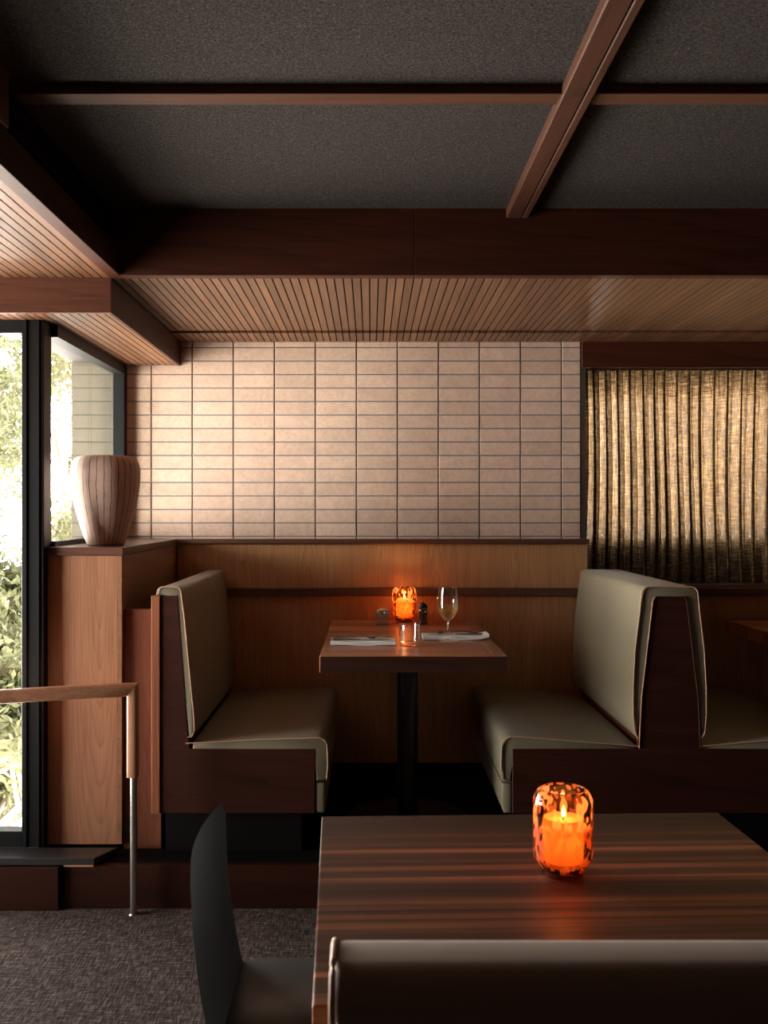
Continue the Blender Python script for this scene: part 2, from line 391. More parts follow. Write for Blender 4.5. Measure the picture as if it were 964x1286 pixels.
# back wall: real bricks, stacked
bw = MB(); bx0, bz0 = -.6693, 1.7746
for i in range(-5, 10):
    for k in range(-8, 8):
        x0 = bx0+i*.2002+.003; x1 = x0+.2002-.006
        z0 = bz0+k*.06595+.0028; z1 = z0+.06595-.0056
        x0 = max(x0, -1.242); x1 = min(x1, 1.023); z1 = min(z1, 2.268)
        if x1-x0 < .02 or z1-z0 < .01: continue
        d = random.uniform(-.0012, .0012)
        bw.box(x0, x1, YB+d, YB+.08, z0, z1, .0012, 1)
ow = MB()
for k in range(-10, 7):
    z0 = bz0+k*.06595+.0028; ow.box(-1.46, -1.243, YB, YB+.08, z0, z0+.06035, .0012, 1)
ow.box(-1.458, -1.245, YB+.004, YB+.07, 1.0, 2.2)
struct('wall_outside', ow, 'brickout', 'olive brick outside the corner window, colour darkened against the strong daylight')
struct('wall_back', bw, 'brick', 'pale pink beige stacked brick wall above the booth')
mo = MB(); mo.box(-1.242, 1.02, YB+.009, YB+.12, 1.2, 2.34)
struct('trim_3', mo, 'darkjoint', 'dark raked joints behind the bricks')
mo = MB()
for k in range(-8, 9):
    z = bz0+k*.06595
    if 1.23 < z < 2.25: mo.box(-1.242, 1.021, YB+.004, YB+.02, z-.0028, z+.0028)
struct('trim_4', mo, 'mortar', 'grey horizontal mortar joints of the brick wall')
# wainscot
struct('wall_wainscot', MB().box(-.93, 1.045, 4.80, 4.86, 1.05, 1.28), 'oak', 'upper oak panelling under the brick wall')
struct('wall_wainscot', MB().box(-.93, XR, 4.80, 5.2, .223, 1.05), 'oak', 'lower oak panelling behind the booths')
struct('baseboard_back', MB().box(-.93, XR, 4.815, 4.86, PZ, .223), 'blackmatt', 'black baseboard under the oak panelling')
struct('trim_5', MB().box(-.79, XR, 4.775, 4.80, 1.029, 1.067, .003), 'trimwood', 'dark walnut rail across the oak panelling')
struct('trim_6', MB().box(-.93, 1.05, 4.775, YB-.001, 1.279, 1.302, .003), 'trimwood', 'dark walnut ledge along the foot of the brick wall')
struct('trim_7', MB().box(1.045, XR, 4.80, 5.12, 1.05, 1.066), 'trimwood', 'dark walnut shelf under the curtain')
# recess of the curtained window
rw = MB()
rw.box(1.05, XR, 5.14, 5.2, .9, 1.26); rw.box(1.023, 1.05, 4.862, 5.2, 1.05, SZ); rw.box(1.02, XR, 5.14, 5.2, 2.06, 2.35)
struct('wall_recess', rw, 'plaster', 'dark wall around the curtained window')
struct('trim_8', MB().box(1.03, XR, 4.85, 4.89, 2.138, SZ-.006, .002), 'beam', 'dark walnut pelmet above the curtain')
w4 = MB()
for x in (1.05, 2.1, 3.2, 4.24): w4.box(x, x+.04, 5.15, 5.19, 1.26, 2.06)
w4.box(1.05, XR, 5.15, 5.19, 1.26, 1.29); w4.box(1.05, XR, 5.15, 5.19, 2.03, 2.06)
w4o = struct('window_4', w4, 'black', 'black framed window behind the linen curtain')
MB().box(1.08, 4.26, 5.165, 5.171, 1.28, 2.04).build('pane', 'pane', w4o)
# side, rear walls
lw = MB()
lw.box(XL-.1, XL, YF, 2.3, 0, 2.6); lw.box(XL-.1, XL, 2.3, 3.56, 0, .16); lw.box(XL-.1, XL, 2.3, 3.56, 2.12, 2.6); lw.box(XL-.1, XL, 3.56, 3.8, 0, 2.6)
struct('wall_left', lw, 'plaster', 'wall on the window side of the room')
w3 = MB()
for y in (2.3, 3.51): w3.box(XL-.08, XL-.02, y, y+.05, .16, 2.12)
w3.box(XL-.08, XL-.02, 2.3, 3.56, .16, .21); w3.box(XL-.08, XL-.02, 2.3, 3.56, 2.07, 2.12)
w3o = struct('window_3', w3, 'black', 'tall black framed window on the left')
MB().box(XL-.053, XL-.047, 2.34, 3.52, .2, 2.08).build('pane', 'pane', w3o)
struct('wall_right', MB().box(XR, XR+.1, YF, 5.2, -.1, 2.7), 'plaster', 'dark wall on the right')
struct('wall_front', MB().box(XL-.1, XR+.1, YF-.1, YF, -.1, 2.7), 'plaster', 'dark wall opposite the booths')
# front window and corner window
w1 = MB()
w1.box(-1.297, -1.214, 3.70, 3.79, .187, 2.148, .002)          # corner post
w1.box(XL, -1.297, 3.70, 3.76, 2.10, 2.148); w1.box(XL, -1.297, 3.70, 3.76, .187, .247)
w1.box(-1.283, -1.277, 3.694, 3.70, .187, 2.148); w1.box(-1.236, -1.23, 3.694, 3.70, .187, 2.148)
w1o = struct('window_1', w1, 'black', 'tall black framed window facing the dining room')
MB().box(XL, -1.29, 3.727, 3.733, .24, 2.11).build('pane', 'pane', w1o)
w2 = MB()
w2.box(-1.24, -1.19, 3.79, YB, 2.10, 2.148); w2.box(-1.24, -1.20, 3.79, YB, 1.302, 1.322); w2.box(-1.24, -1.188, 4.80, YB, 1.302, 2.148)
w2o = struct('window_2', w2, 'black', 'black framed corner window beside the brick wall')
MB().box(-1.223, -1.217, 3.78, 4.81, 1.315, 2.11).build('pane', 'pane', w2o)
struct('wall_sidelow', MB().box(-1.26, -1.215, 3.79, YB, -.1, 1.30).box(-1.215, -.93, 4.81, 5.0, -.1, 1.268), 'plaster', 'low wall under the corner window')
struct('trim_9', MB().prism([(XL, 3.585), (-.995, 3.585), (-.94, 3.70), (XL, 3.70)], 'Z', PZ+.001, .187, .002, 1), 'sill', 'dark metal sill at the foot of the window')
struct('trim_10', MB().box(-1.105, -.998, 3.586, 3.6, PZ-.004, PZ+.022), 'rail', 'walnut lip under the metal sill')
# soffit outside
struct('trim_11', MB().box(-1.45, -1.25, 3.8, 4.86, 2.164, 2.3), 'outwhite', 'pale soffit outside the corner window')
# ---- ceilings
struct('ceiling', MB().box(-.93, XR, YF, 3.51, HZ, HZ+.08), 'felt', 'charcoal felt panelled ceiling')
struct('ceiling_beam', MB().box(-.93, .154, 3.51, 3.56, SZ-.002, HZ+.08, .0015).box(.1555, XR, 3.51, 3.56, SZ-.002, HZ+.08, .0015), 'beam', 'deep dark walnut beam edging the low ceiling')
struct('ceiling_fascia', MB().box(-.93, -.885, YF, 3.51, SZ-.002, 2.367, .0015), 'beam_y', 'walnut fascia edging the window bay')
tr = MB(); tr.box(-.96, -.915, YF, 3.51, 2.367, HZ+.08)
for z in (2.40, 2.435, 2.47): tr.box(-.915, -.905, YF, 3.51, z, z+.006)
struct('ceiling_track', tr, 'blackmatt', 'black slotted track along the ceiling edge')
struct('trim_12', MB().box(-.915, -.878, 1.2, 2.42, 2.367, HZ+.08, .002), 'beam_z', 'walnut block interrupting the black track')
slab = MB(); slab.box(XL-.1, -.93, YF, 3.57, SZ+.006, 2.62); slab.box(-.93, XR, 3.56, 5.2, SZ+.006, 2.62); slab.box(XL-.1, -.93, 3.57, 3.79, SZ+.006, 2.62); slab.box(-1.26, -.93, 3.79, 4.95, SZ+.006, 2.62); slab.box(-1.26, -1.215, 3.79, 4.95, 2.148, SZ+.006); slab.box(XL-.1, -1.26, 3.70, 3.79, 2.148, SZ+.006)
struct('ceiling_slab', slab, 'blackmatt', 'dark backing above the ceiling boards')
PW = .0318; GX = -.003
def boards(x0, x1, y0, y1, z, gap=.0050):
    m = MB(); k0 = math.floor((x0-GX)/PW)-1
    for k in range(k0, int((x1-GX)/PW)+2):
        a, b = GX+k*PW+gap/2, GX+(k+1)*PW-gap/2
        a, b = max(a, x0), min(b, x1)
        if b-a > .003: m.box(a, b, y0, y1, z, z+.009)
    return m
struct('ceiling_boards', boards(-.93, XR, 3.56, 4.604, SZ), 'board', 'grooved wooden ceiling boards above the booths')
struct('ceiling_boards', boards(-.93, XR, 4.616, YB+.01, SZ-.009), 'board', 'narrow strip of grooved boards along the brick wall')
struct('ceiling_boards', boards(XL, -.93, YF, 3.57, SZ), 'board', 'bright grooved ceiling boards over the window bay')
lb = boards(XL, -1.24, 3.575, 3.79, 2.148); lb2 = boards(-1.24, -.94, 3.575, YB, 2.148)
me_ = bpy.data.meshes.new('tmp'); lb2.b.to_mesh(me_); lb2.b.free(); lb.b.from_mesh(me_); bpy.data.meshes.remove(me_)
struct('ceiling_boards', lb, 'board', 'grooved boards under the window lintel')
struct('trim_13', MB().box(XL, -.926, 3.553, 3.575, 2.146, SZ, .001), 'lintel', 'walnut lintel above the tall window')
struct('trim_14', MB().box(-.94, -.926, 3.575, YB, 2.146, SZ-.001, .001), 'beam_y', 'walnut side of the dropped lintel box')
struct('trim_15', MB().box(-.885, XR, 2.485, 2.515, 2.48, HZ, .002).box(-.885, XR, 2.518, 2.56, 2.483, HZ, .002), 'batten', 'walnut ceiling batten running across the room')
struct('trim_16', MB().box(.478, .531, YF, 3.51, 2.470, HZ, .003).box(.5335, .556, YF, 3.51, 2.470, HZ, .003), 'batten_y', 'walnut ceiling batten running towards the booths')

# ================================================================== CABINET, LEDGE
cb = thing('corner_cabinet', 'tall oak cabinet in the window corner with dark top', 'cabinet', (-1.07, 4.2, PZ))
MB().box(-1.213, -.95, 3.742, 3.76, .185, 1.270, .001).build('front_panel', 'oakcab', cb)
MB().box(-.95, -.934, 3.742, 4.80, .185, 1.270, .001).build('side_panel', 'oakside', cb)
MB().box(-1.213, -.95, 3.76, 4.79, PZ, 1.270).build('carcass', 'blackmatt', cb)
MB().prism([(-1.213, 3.73), (-.928, 3.73), (-.928, 4.774), (-.93, 4.858), (-1.187, 4.858), (-1.199, 4.79), (-1.213, 4.78)], 'Z', 1.271, 1.302, .002, 1).build('top_slab', 'trimwood', cb)
own_mesh('filler_panel', MB().prism([(-.932, PZ), (-.79, PZ), (-.79, .317), (-.811, .317), (-.811, 1.066), (-.932, 1.066)], 'Y', 3.765, 3.79, .002, 1), 'filler', 'reddish walnut panel closing the gap beside the oak cabinet', 'panel', (-.87, 3.78, PZ))

# ================================================================== BOOTH BENCHES
Y0, Y1 = 3.68, 4.77
def pipe_path(pts, y): return [(x, y, z) for x, z in pts]
def bench_left():
    t = thing('booth_bench', 'left booth bench against the cabinet, olive seat with tan piping', 'bench', (-.45, 4.2, PZ))
    MB().prism([(-.776, .32), (-.206, .32), (-.206, .558), (-.672, .558), (-.676, .60), (-.713, 1.125), (-.776, 1.125)], 'Y', Y0, Y0+.02, .0015, 1).build('side_panel', 'bench', t)
    MB().box(-.809, -.777, Y0-.006, Y0+.03, .32, 1.125, .002).build('stile', 'benchz', t)
    MB().prism([(-.80, .32), (-.215, .32), (-.215, .54), (-.68, .54), (-.72, 1.12), (-.80, 1.12)], 'Y', Y0+.03, Y1, 0).build('carcass', 'filler', t)
    MB().box(-.77, -.26, Y0+.06, Y1, PZ, .32).build('plinth', 'blackmatt', t)
    prof = [(-.66, .545)] + arc(-.192, .545, .038, 90, 0, 5)[0:0] + [(-.66, .578), (-.43, .594), (-.22, .600)] + arc(-.195, .564, .036, 90, 0, 6) + [(-.157, .50), (-.160, .44), (-.205, .435), (-.205, .545)]
    sc_ = MB().prism(prof, 'Y', Y0+.002, Y1, .010, 3).build('seat_cushion', 'vinyl', t, 50)
    MB().tube(pipe_path([(-.682, .579), (-.43, .592), (-.22, .599)] + arc(-.195, .565, .035, 90, 0, 6) + [(-.157, .50), (-.162, .445)], Y0-.001), .0024).build('piping', 'piping', sc_, 60)
    MB().box(-.204, -.168, Y0+.004, Y1, .32, .433, .006, 2).build('front_upholstery', 'vinyl', t, 50)
    bp = [(-.715, 1.0), (-.712, 1.127), (-.787, 1.127)] + arc(-.765, 1.135, .022, 180, 90, 4) + arc(-.722, 1.135, .022, 90, 0, 5) + [(-.688, 1.05), (-.668, .85), (-.650, .68), (-.648, .625), (-.658, .603), (-.675, .600)]
    bc = MB().prism(bp, 'Y', Y0+.002, Y1, .008, 3).build('back_cushion', 'vinyl', t, 50)
    MB().tube(pipe_path([(-.788, 1.128)] + arc(-.765, 1.135, .0225, 180, 90, 4) + arc(-.722, 1.135, .0225, 90, 0, 5) + [(-.688, 1.05), (-.669, .85), (-.652, .68), (-.650, .627), (-.660, .604), (-.676, .601)], Y0-.001), .0024).build('piping', 'piping', bc, 60)
    return t
bench_left()
def seat_side(t, fx, sgn, lab):
    """seat and back cushion on one side of a double booth; fx(x) maps left-side x"""
    prof = [(.985, .545), (.985, .567), (.74, .588), (.55, .604)] + [(x, z) for x, z in arc(.520, .566, .036, 90, 180, 6)] + [(.482, .50), (.486, .44), (.524, .435), (.524, .545)]
    q = lambda P: [(fx(x), z) for x, z in P]
    s_ = MB().prism(q(prof), 'Y', Y0+.002, Y1, .010, 3).build('seat_cushion', 'vinyl', t, 50)
    MB().tube(pipe_path(q([(.993, .568), (.74, .589), (.55, .604)] + arc(.520, .567, .035, 90, 180, 6) + [(.483, .50), (.484, .452), (.494, .438)]), Y0-.001), .0024).build('piping', 'piping', s_, 60)
    MB().prism(q([(.524, .32), (.494, .32), (.488, .36), (.486, .433), (.524, .433)]), 'Y', Y0+.004, Y1, .006, 2).build('front_upholstery', 'vinyl', t, 50)
    return
    bp = [(1.045, 1.10), (1.04, 1.128), (1.095, 1.128), (1.095, 1.160), (1.045, 1.160)] + arc(1.030, 1.130, .028, 100, 170, 5) + [(.995, 1.06), (.978, .92), (.971, .78), (.971, .68), (.976, .62), (.986, .600), (.993, .600), (1.000, .70)]
    b_ = MB().prism(q(bp), 'Y', Y0+.002, Y1, .008, 3).build('back_cushion', 'vinyl', t, 50)
    MB().tube(pipe_path(q([(1.095, 1.160), (1.045, 1.159)] + arc(1.030, 1.130, .0285, 100, 170, 5) + [(.995, 1.06), (.978, .92), (.971, .78), (.971, .68), (.976, .62), (.988, .598)]), Y0-.001), .0024).build('piping', 'piping', b_, 60)
    MB().tube(pipe_path(q([(.993, .56), (.996, .64), (1.002, .75), (1.043, 1.105), (1.05, 1.118), (1.06, 1.122)]), Y0-.002), .0026).build('edge_strip', 'rail', t, 60)
t = thing('double_booth_bench', 'right double-sided booth bench, pale lit olive back towards the laid table', 'bench', (1.108, 4.2, PZ))
MB().prism([(.525, .32), (1.69, .32), (1.69, .558), (1.222, .558), (1.215, .64), (1.208, .75), (1.171, 1.122), (1.045, 1.122), (1.003, .75), (.996, .64), (.990, .558), (.525, .558)], 'Y', Y0, Y0+.02, .0015, 1).build('side_panel', 'bench', t)
MB().prism([(.53, .32), (1.68, .32), (1.68, .54), (1.20, .54), (1.165, 1.12), (1.05, 1.12), (1.01, .54), (.53, .54)], 'Y', Y0+.02, Y1, 0).build('carcass', 'filler', t)
MB().box(.60, 1.62, Y0+.06, Y1, PZ, .32).build('plinth', 'blackmatt', t)
seat_side(t, lambda x: x, 1, '')
seat_side(t, lambda x: 2.212-x, -1, '')
hl = [(.993, .600), (.986, .600), (.976, .62), (.971, .68), (.971, .78), (.978, .92), (.995, 1.06)] + arc(1.030, 1.130, .028, 170, 95, 5)
mir = lambda P: [(2.212-x, z) for x, z in P][::-1]
inn = [(1.000, .70), (1.04, 1.1), (1.047, 1.128)]
bc = MB().prism(hl+mir(hl)+mir(inn)+inn[::-1], 'Y', Y0+.002, Y1, .008, 3).build('back_cushion', 'vinyl', t, 50)
hp = [(.989, .597), (.976, .619), (.971, .68), (.971, .78), (.978, .92), (.995, 1.06)] + arc(1.030, 1.130, .0285, 170, 95, 5)
MB().tube(pipe_path(hp+mir(hp), Y0-.001), .0024).build('piping', 'piping', bc, 60)
for fx in (lambda x: x, lambda x: 2.212-x):
    MB().tube([(fx(x), Y0-.002, z) for x, z in [(.993, .56), (.996, .64), (1.002, .75), (1.043, 1.105), (1.048, 1.116), (1.054, 1.120)]], .0026).build('edge_strip', 'rail' if fx(0) == 0 else 'bench', t, 60)
# facing bench of the next booth (off to the right)
t = thing('booth_bench', 'booth bench of the next booth at the right edge', 'bench', (2.95, 4.2, PZ))
MB().box(2.42, 3.1, Y0, Y0+.02, .32, 1.12).build('side_panel', 'bench', t)
MB().box(2.40, 3.0, Y0+.02, Y1, .435, .60, .02, 3).build('seat_cushion', 'vinyl', t, 50)
MB().box(2.92, 3.05, Y0+.02, Y1, .60, 1.155, .02, 3).build('back_cushion', 'vinyl', t, 50)
MB().box(2.5, 3.05, Y0+.06, Y1, PZ, .435).build('plinth', 'blackmatt', t)

# ================================================================== BOOTH TABLES
TZ = .918
def booth_table(x0, x1, label, grp=None):
    cx = (x0+x1)/2; t = thing('booth_table', label, 'table', (cx, 4.15, PZ))
    top = MB().box(x0, x1-.055, 3.571, 4.735, TZ-.06, TZ, .003, 2).build('tabletop', 'btable', t)
    MB().box(x0+.002, x1-.002, 3.5665, 3.5705, TZ-.059, TZ-.003).build('front_edge_shade', 'btedge', t, label='front edge with its shade painted in')
    MB().box(x1-.0545, x1, 3.571, 4.735, TZ-.06, TZ, .003, 2).build('end_plank', 'btabley', t, label='lighter walnut end plank')
    MB().lathe([(0, 0), (.043, 0), (.043, .66), (0, .66)], cx, 4.15, 32, .185).build('pedestal', 'postblack', t, 40)
    MB().lathe([(0, 0), (.045, 0), (.07, .012), (.07, .02), (0, .02)], cx, 4.15, 32, TZ-.08).build('collar', 'postblack', t, 40)
    MB().lathe([(0, 0), (.25, 0), (.25, .008), (.06, .025), (0, .025)], cx, 4.15, 40, PZ).build('base_plate', 'postblack', t, 40)
booth_table(-.183, .491, 'small walnut booth table laid with napkins, glasses and a candle')
booth_table(1.70, 2.374, 'bare dark booth table at the right edge beside the double bench')

# ================================================================== FOREGROUND TABLE
TR = Matrix.Translation((-.1096, 2.246, 0)) @ Matrix.Rotation(.033, 4, 'Z')
t = thing('dining_table', 'large striped walnut table in the foreground with a lit candle', 'table', (-.1096, 2.246, 0)); t.rotation_euler.z = .033
WORLD[t.name] = Vector((0, 0, 0))
m = MB().box(0, .904, -.86, 0, .712, .75, .003, 2).build('tabletop', 'table', t)
MB().lathe([(0, 0), (.04, 0), (.04, .68), (0, .68)], .452, -.43, 28, .02).build('pedestal', 'postblack', t, 40)
MB().lathe([(0, 0), (.165, 0), (.165, .01), (.06, .03), (0, .03)], .452, -.43, 40, 0).build('base_plate', 'postblack', t, 40)
MB().box(.25, .65, -.5, -.36, .70, .712).build('top_bracket', 'postblack', t)

# ================================================================== FOREGROUND BENCH
t = thing('upholstered_bench', 'taupe upholstered bench back nearest the camera, blurred', 'bench', (.6, 1.1, 0))
bx0_, bx1_ = -.036, 1.5
MB().box(bx0_+.006, bx1_-.006, 1.045, 1.075, .12, .915, .004, 2).build('back_panel', 'taupe', t, 40)
MB().box(bx0_, bx0_+.006, 1.043, 1.077, .12, .91, .002, 1).build('edge_strip', 'rail', t, 40)
pr = [(1.046, .895), (1.034, .912)] + arc(1.072, .918, .040, 180, 95, 7) + arc(1.110, .928, .030, 90, 0, 5) + [(1.160, .80), (1.175, .55), (1.075, .55), (1.078, .90)]
rb = MB().prism([(y, z) for y, z in pr], 'X', bx0_-.008, bx1_, .018, 5).build('back_cushion', 'taupe', t, 55)
MB().tube([(bx0_-.004, y, z) for y, z in pr[:-2]], .0035).build('piping', 'piping', rb, 60)
MB().box(bx0_, bx1_, 1.12, 1.62, .36, .47, .02, 3).build('seat_cushion', 'vinyl', t, 50)
MB().box(bx0_+.01, bx1_-.01, 1.077, 1.58, .12, .36, .003).build('base', 'bench', t)
MB().box(bx0_+.05, bx1_-.05, 1.09, 1.5, 0, .12).build('plinth', 'blackmatt', t)

# ================================================================== CHAIR
t = thing('dining_chair', 'black shell chair seen side on, pushed up to the large table', 'chair', (-.05, 2.0, 0))
b = bmesh.new()
nu, nv = 14, 22; grid = {}
for i in range(nu+1):
    for j in range(nv+1):
        u = i/nu*2-1; v = j/nv                       # u across the back (depth), v from seat up
        top = .803-.0*u
        zb = .40; h = top-zb
        # rounded upper corners
        wv = .215-.02*(1-v)
        cr = .035; yy = u*wv
        zmax = h
        ex = max(0, abs(yy)-(wv-cr))
        if True:
            drop = cr-math.sqrt(max(0, cr*cr-ex*ex))
        z = zb+v*(h-drop)
        bend = -.052*v-.012*math.sin(v*PI)+.02*(1-u*u)*-1
        x = -.268+bend
        grid[i, j] = b.verts.new((x, 1.985+yy, z))
for i in range(nu):
    for j in range(nv): b.faces.new((grid[i, j], grid[i+1, j], grid[i+1, j+1], grid[i, j+1]))
r_ = bmesh.ops.solidify(b, geom=b.faces[:], thickness=.011)
mb = MB(); mb.b.free(); mb.b = b
mb.build('backrest', 'chair', t, 60)
MB().prism([(-.280, 1.79), (-.280, 2.185), (-.22, 2.19), (.13, 2.20), (.17, 2.16), (.17, 1.81), (.13, 1.77), (-.22, 1.78)], 'Z', .44, .455, .005, 2).build('seat', 'chair', t, 50)
for x, y, dx, dy in ((-.20, 1.83, -.04, -.02), (-.20, 2.14, -.04, .02), (.11, 1.83, .04, -.02), (.11, 2.14, .04, .02)):
    MB().tube([(x, y, .441), (x+dx, y+dy, 0)], .011, 12).build('leg', 'postblack', t, 40)

# ================================================================== HANDRAIL
t = thing('handrail', 'walnut handrail on a slim steel post beside the step', 'handrail', (-.847, 3.55, 0))
px_, py_ = -.847, 3.55
def rr(w, n=3):  # rounded square section radius helper
    return w
m = MB(); pts = []
ringsA = []
sec = [(math.copysign(abs(math.cos(a_))**.55, math.cos(a_)), math.copysign(abs(math.sin(a_))**.55, math.sin(a_))) for a_ in [2*PI*k/20 for k in range(20)]]
# horizontal: mitred end at the post corner, running left and slightly nearer
def rail_pt(d): return Vector((px_+.02-d*.969, py_-d*.247, .826-.024-(.004*(d/.44)**2 if d > 0 else 0)))
hw, hh = .02, .024
for d in (0, .06, .15, .3, .5, .8, 1.2, 1.45):
    p = rail_pt(d); ring = []
    for a_, c_ in sec:
        q = p+Vector((-.0*a_, a_*hw, c_*hh))
        if d == 0: q.x -= (.024-c_*hh)*1.0*.83      # mitre
        ring.append(m.b.verts.new(q))
    ringsA.append(ring)
for A, B in zip(ringsA, ringsA[1:]):
    for k in range(20): m.b.faces.new((A[k], A[(k+1) % 20], B[(k+1) % 20], B[k]))
m.b.faces.new(ringsA[0]); m.b.faces.new(ringsA[-1][::-1])
m.build('rail', 'rail', t, 50)
m = MB(); rs = []
for z in (.826, .78, .60, .491):
    ring = []
    for a_, c_ in sec:
        zz = z
        if z == .826: zz = .826-(1-a_)*.020*1.2
        ring.append(m.b.verts.new((px_+a_*.020, py_+c_*.0205, zz)))
    rs.append(ring)
for A, B in zip(rs, rs[1:]):
    for k in range(20): m.b.faces.new((A[k], A[(k+1) % 20], B[(k+1) % 20], B[k]))
m.b.faces.new(rs[0]); m.b.faces.new(rs[-1][::-1])
m.build('sleeve', 'railz', t, 50)
MB().tube([(px_+.003, py_, .495), (px_+.003, py_, .002)], .0125, 20).build('post', 'steel', t, 50)
MB().lathe([(0, 0), (.018, 0), (.016, .004), (0, .004)], px_+.003, py_, 24).build('floor_flange', 'steel', t, 40)

# ================================================================== VASE
vp = [(0, 0), (.068, 0), (.0725, .006), (.088, .05), (.1035, .10), (.1175, .15), (.127, .20), (.1325, .245), (.1345, .278), (.133, .305), (.126, .328), (.114, .343), (.098, .351), (.088, .352), (.083, .346), (.09, .33), (.115, .29), (.11, .2), (.06, .02), (0, .02)]
def smooth_prof(P, k=4):
    out = []
    for i in range(len(P)-1):
        p0, p1, p2, p3 = P[max(i-1, 0)], P[i], P[i+1], P[min(i+2, len(P)-1)]
        for j in range(k):
            t_ = j/k
            out.append(tuple(max(0, .5*((2*p1[c])+(-p0[c]+p2[c])*t_+(2*p0[c]-5*p1[c]+4*p2[c]-p3[c])*t_**2+(-p0[c]+3*p1[c]-3*p2[c]+p3[c])*t_**3)) for c in (0, 1)))
    return out+[P[-1]]
VL = (-1.045, 3.93, 1.302)
own_mesh('vase', MB().lathe([(0, 0), (.068, 0)]+smooth_prof(vp[2:-1])+[(0, .02)], VL[0], VL[1], 72, VL[2]), 'vase', 'large pinkish clay vase with dark vertical lines on the cabinet', 'vase', VL, 60)

# ================================================================== CANDLES
def candle_set(x, y, z, lab_h, lab_c, power):
    h = thing('candle_holder', lab_h, 'candle holder', (x, y, z), 'mottled amber glass candle holders')
    outer = [(.0425, .0135), (.047, .022), (.054, .033), (.056, .045), (.056, .135), (.0545, .147), (.050, .157), (.043, .163), (.040, .163), (.040, .160)]
    MB().lathe(smooth_prof(outer, 3), x, y, 48, z).build('glass_shell', 'amber', h, 60, fixn=False)
    MB().lathe([(0, .001), (.036, .001), (.040, .005), (.0405, .011), (.0425, .0135), (.041, .022), (0, .026)], x, y, 40, z).build('glass_foot', 'foot', h, 60)
    c = thing('candle', lab_c, 'candle', (x, y, z+.0285), 'lit pillar candles')
    MB().lathe([(0, 0), (.037, 0), (.038, .004), (.038, .074), (.036, .080), (.030, .076), (0, .074)], x, y, 40, z+.029).build('wax', 'wax', c, 50)
    MB().tube([(x, y, z+.102), (x+.001, y, z+.112)], .0012, 6).build('wick', 'blackmatt', c)
    MB().lathe([(0, 0), (.0028, .002), (.0042, .007), (.0036, .013), (.0015, .020), (0, .024)], x+.001, y, 16, z+.109).build('flame', 'flame', c, 60)
    for nm, zz, pw in (('candle_flame_light', .128, power), ('candle_glow_light', .075, power*.5)):
        l = bpy.data.lights.new(nm, 'POINT'); l.energy = pw; l.color = (1, .52, .20); l.shadow_soft_size = .008
        o = bpy.data.objects.new(nm, l); COL.objects.link(o); o.location = (x, y, z+zz)
g = N('dark_amber_foot'); fr = facing(g, .06, .6, 3.0)
t1 = g.n('BsdfTransparent', {0: (.45, .26, .12, 1)}); t2 = g.n('BsdfGlossy', {'Color': (1, .9, .8, 1), 'Roughness': .05})
g.t.links.new(g.n('MixShader', {0: g.math('ADD', g.math('MULTIPLY', fr, 1.2), .04), 1: t1.outputs[0], 2: t2.outputs[0]}).outputs[0], g.out.inputs[0]); M['foot'] = g.m
candle_set((507.5-465)/269, 4.655, TZ, 'mottled amber glass candle holder at the back of the small booth table', 'lit candle in the amber holder on the small booth table', 1.0)
candle_set((707-465)/664, 1.885, .75, 'mottled amber glass candle holder standing on the large foreground table', 'lit candle in the amber holder on the large foreground table', .6)

# ================================================================== TABLEWARE
X, Y = .307, 3.955
wg = thing('wine_glass', 'stemmed wine glass with pale wine on the booth table', 'wine glass', (X, Y, TZ))
wp = [(0, .004), (.034, .0015), (.0365, .001), (.036, .003), (.02, .006), (.006, .012), (.0042, .03), (.004, .07), (.0055, .082), (.018, .092), (.033, .110), (.041, .130), (.0425, .146), (.041, .17), (.0375, .198), (.0355, .216)]
MB().lathe(smooth_prof(wp, 4), X, Y, 48, TZ).build('bowl', 'glass', wg, 80, fixn=False)
own = [(0, .086), (.016, .0935), (.031, .110), (.039, .130), (.0402, .141), (0, .141)]
MB().lathe(own, X, Y, 40, TZ).build('wine', 'wine', wg, 50)
X, Y = .150, 3.835
tb = thing('water_glass', 'short water tumbler between the two napkins', 'glass', (X, Y, TZ))
MB().lathe([(0, .001), (.034, .001), (.037, .004), (.0385, .03), (.041, .083), (.0395, .083), (.036, .016), (0, .014)], X, Y, 40, TZ).build('tumbler', 'glass', tb, 50)
MB().lathe([(0, .015), (.035, .017), (.0378, .048), (0, .048)], X, Y, 40, TZ).build('water', 'water', tb, 50)
# square pot
X, Y = .055, 4.57
sp = thing('sugar_pot', 'small square mirrored pot left of the booth candle', 'pot', (X, Y, TZ))
MB().prism([(X-.027, TZ+.001), (X+.027, TZ+.001), (X+.029, TZ+.062), (X+.010, TZ+.060), (X, TZ+.042), (X-.010, TZ+.060), (X-.029, TZ+.062)], 'Y', Y-.028, Y-.024, .0008, 1).build('front_plate', 'mirror', sp)
MB().box(X-.028, X+.028, Y-.0235, Y+.028, TZ+.001, TZ+.058, .003, 2).build('pot', 'mirror', sp, 40)
MB().prism([(X-.026, TZ+.058), (X+.026, TZ+.058), (X+.024, TZ+.066), (X, TZ+.070), (X-.022, TZ+.064)], 'Y', Y-.022, Y+.024, .002, 2).build('sugar', 'sugar', sp, 60)
X, Y = .240, 4.57
pm = thing('pepper_mill', 'small brown pepper mill with black top beside the candle', 'pepper mill', (X, Y, TZ))
MB().lathe([(0, 0), (.023, 0), (.023, .006), (.019, .012), (.020, .050), (.021, .054), (0, .054)], X, Y, 28, TZ).build('body', 'pepper', pm, 40)
MB().lathe([(0, .054), (.0215, .054), (.0215, .064), (.020, .067), (.0215, .07), (.0215, .074), (0, .074)], X, Y, 28, TZ).build('collar', 'chrome', pm, 40)
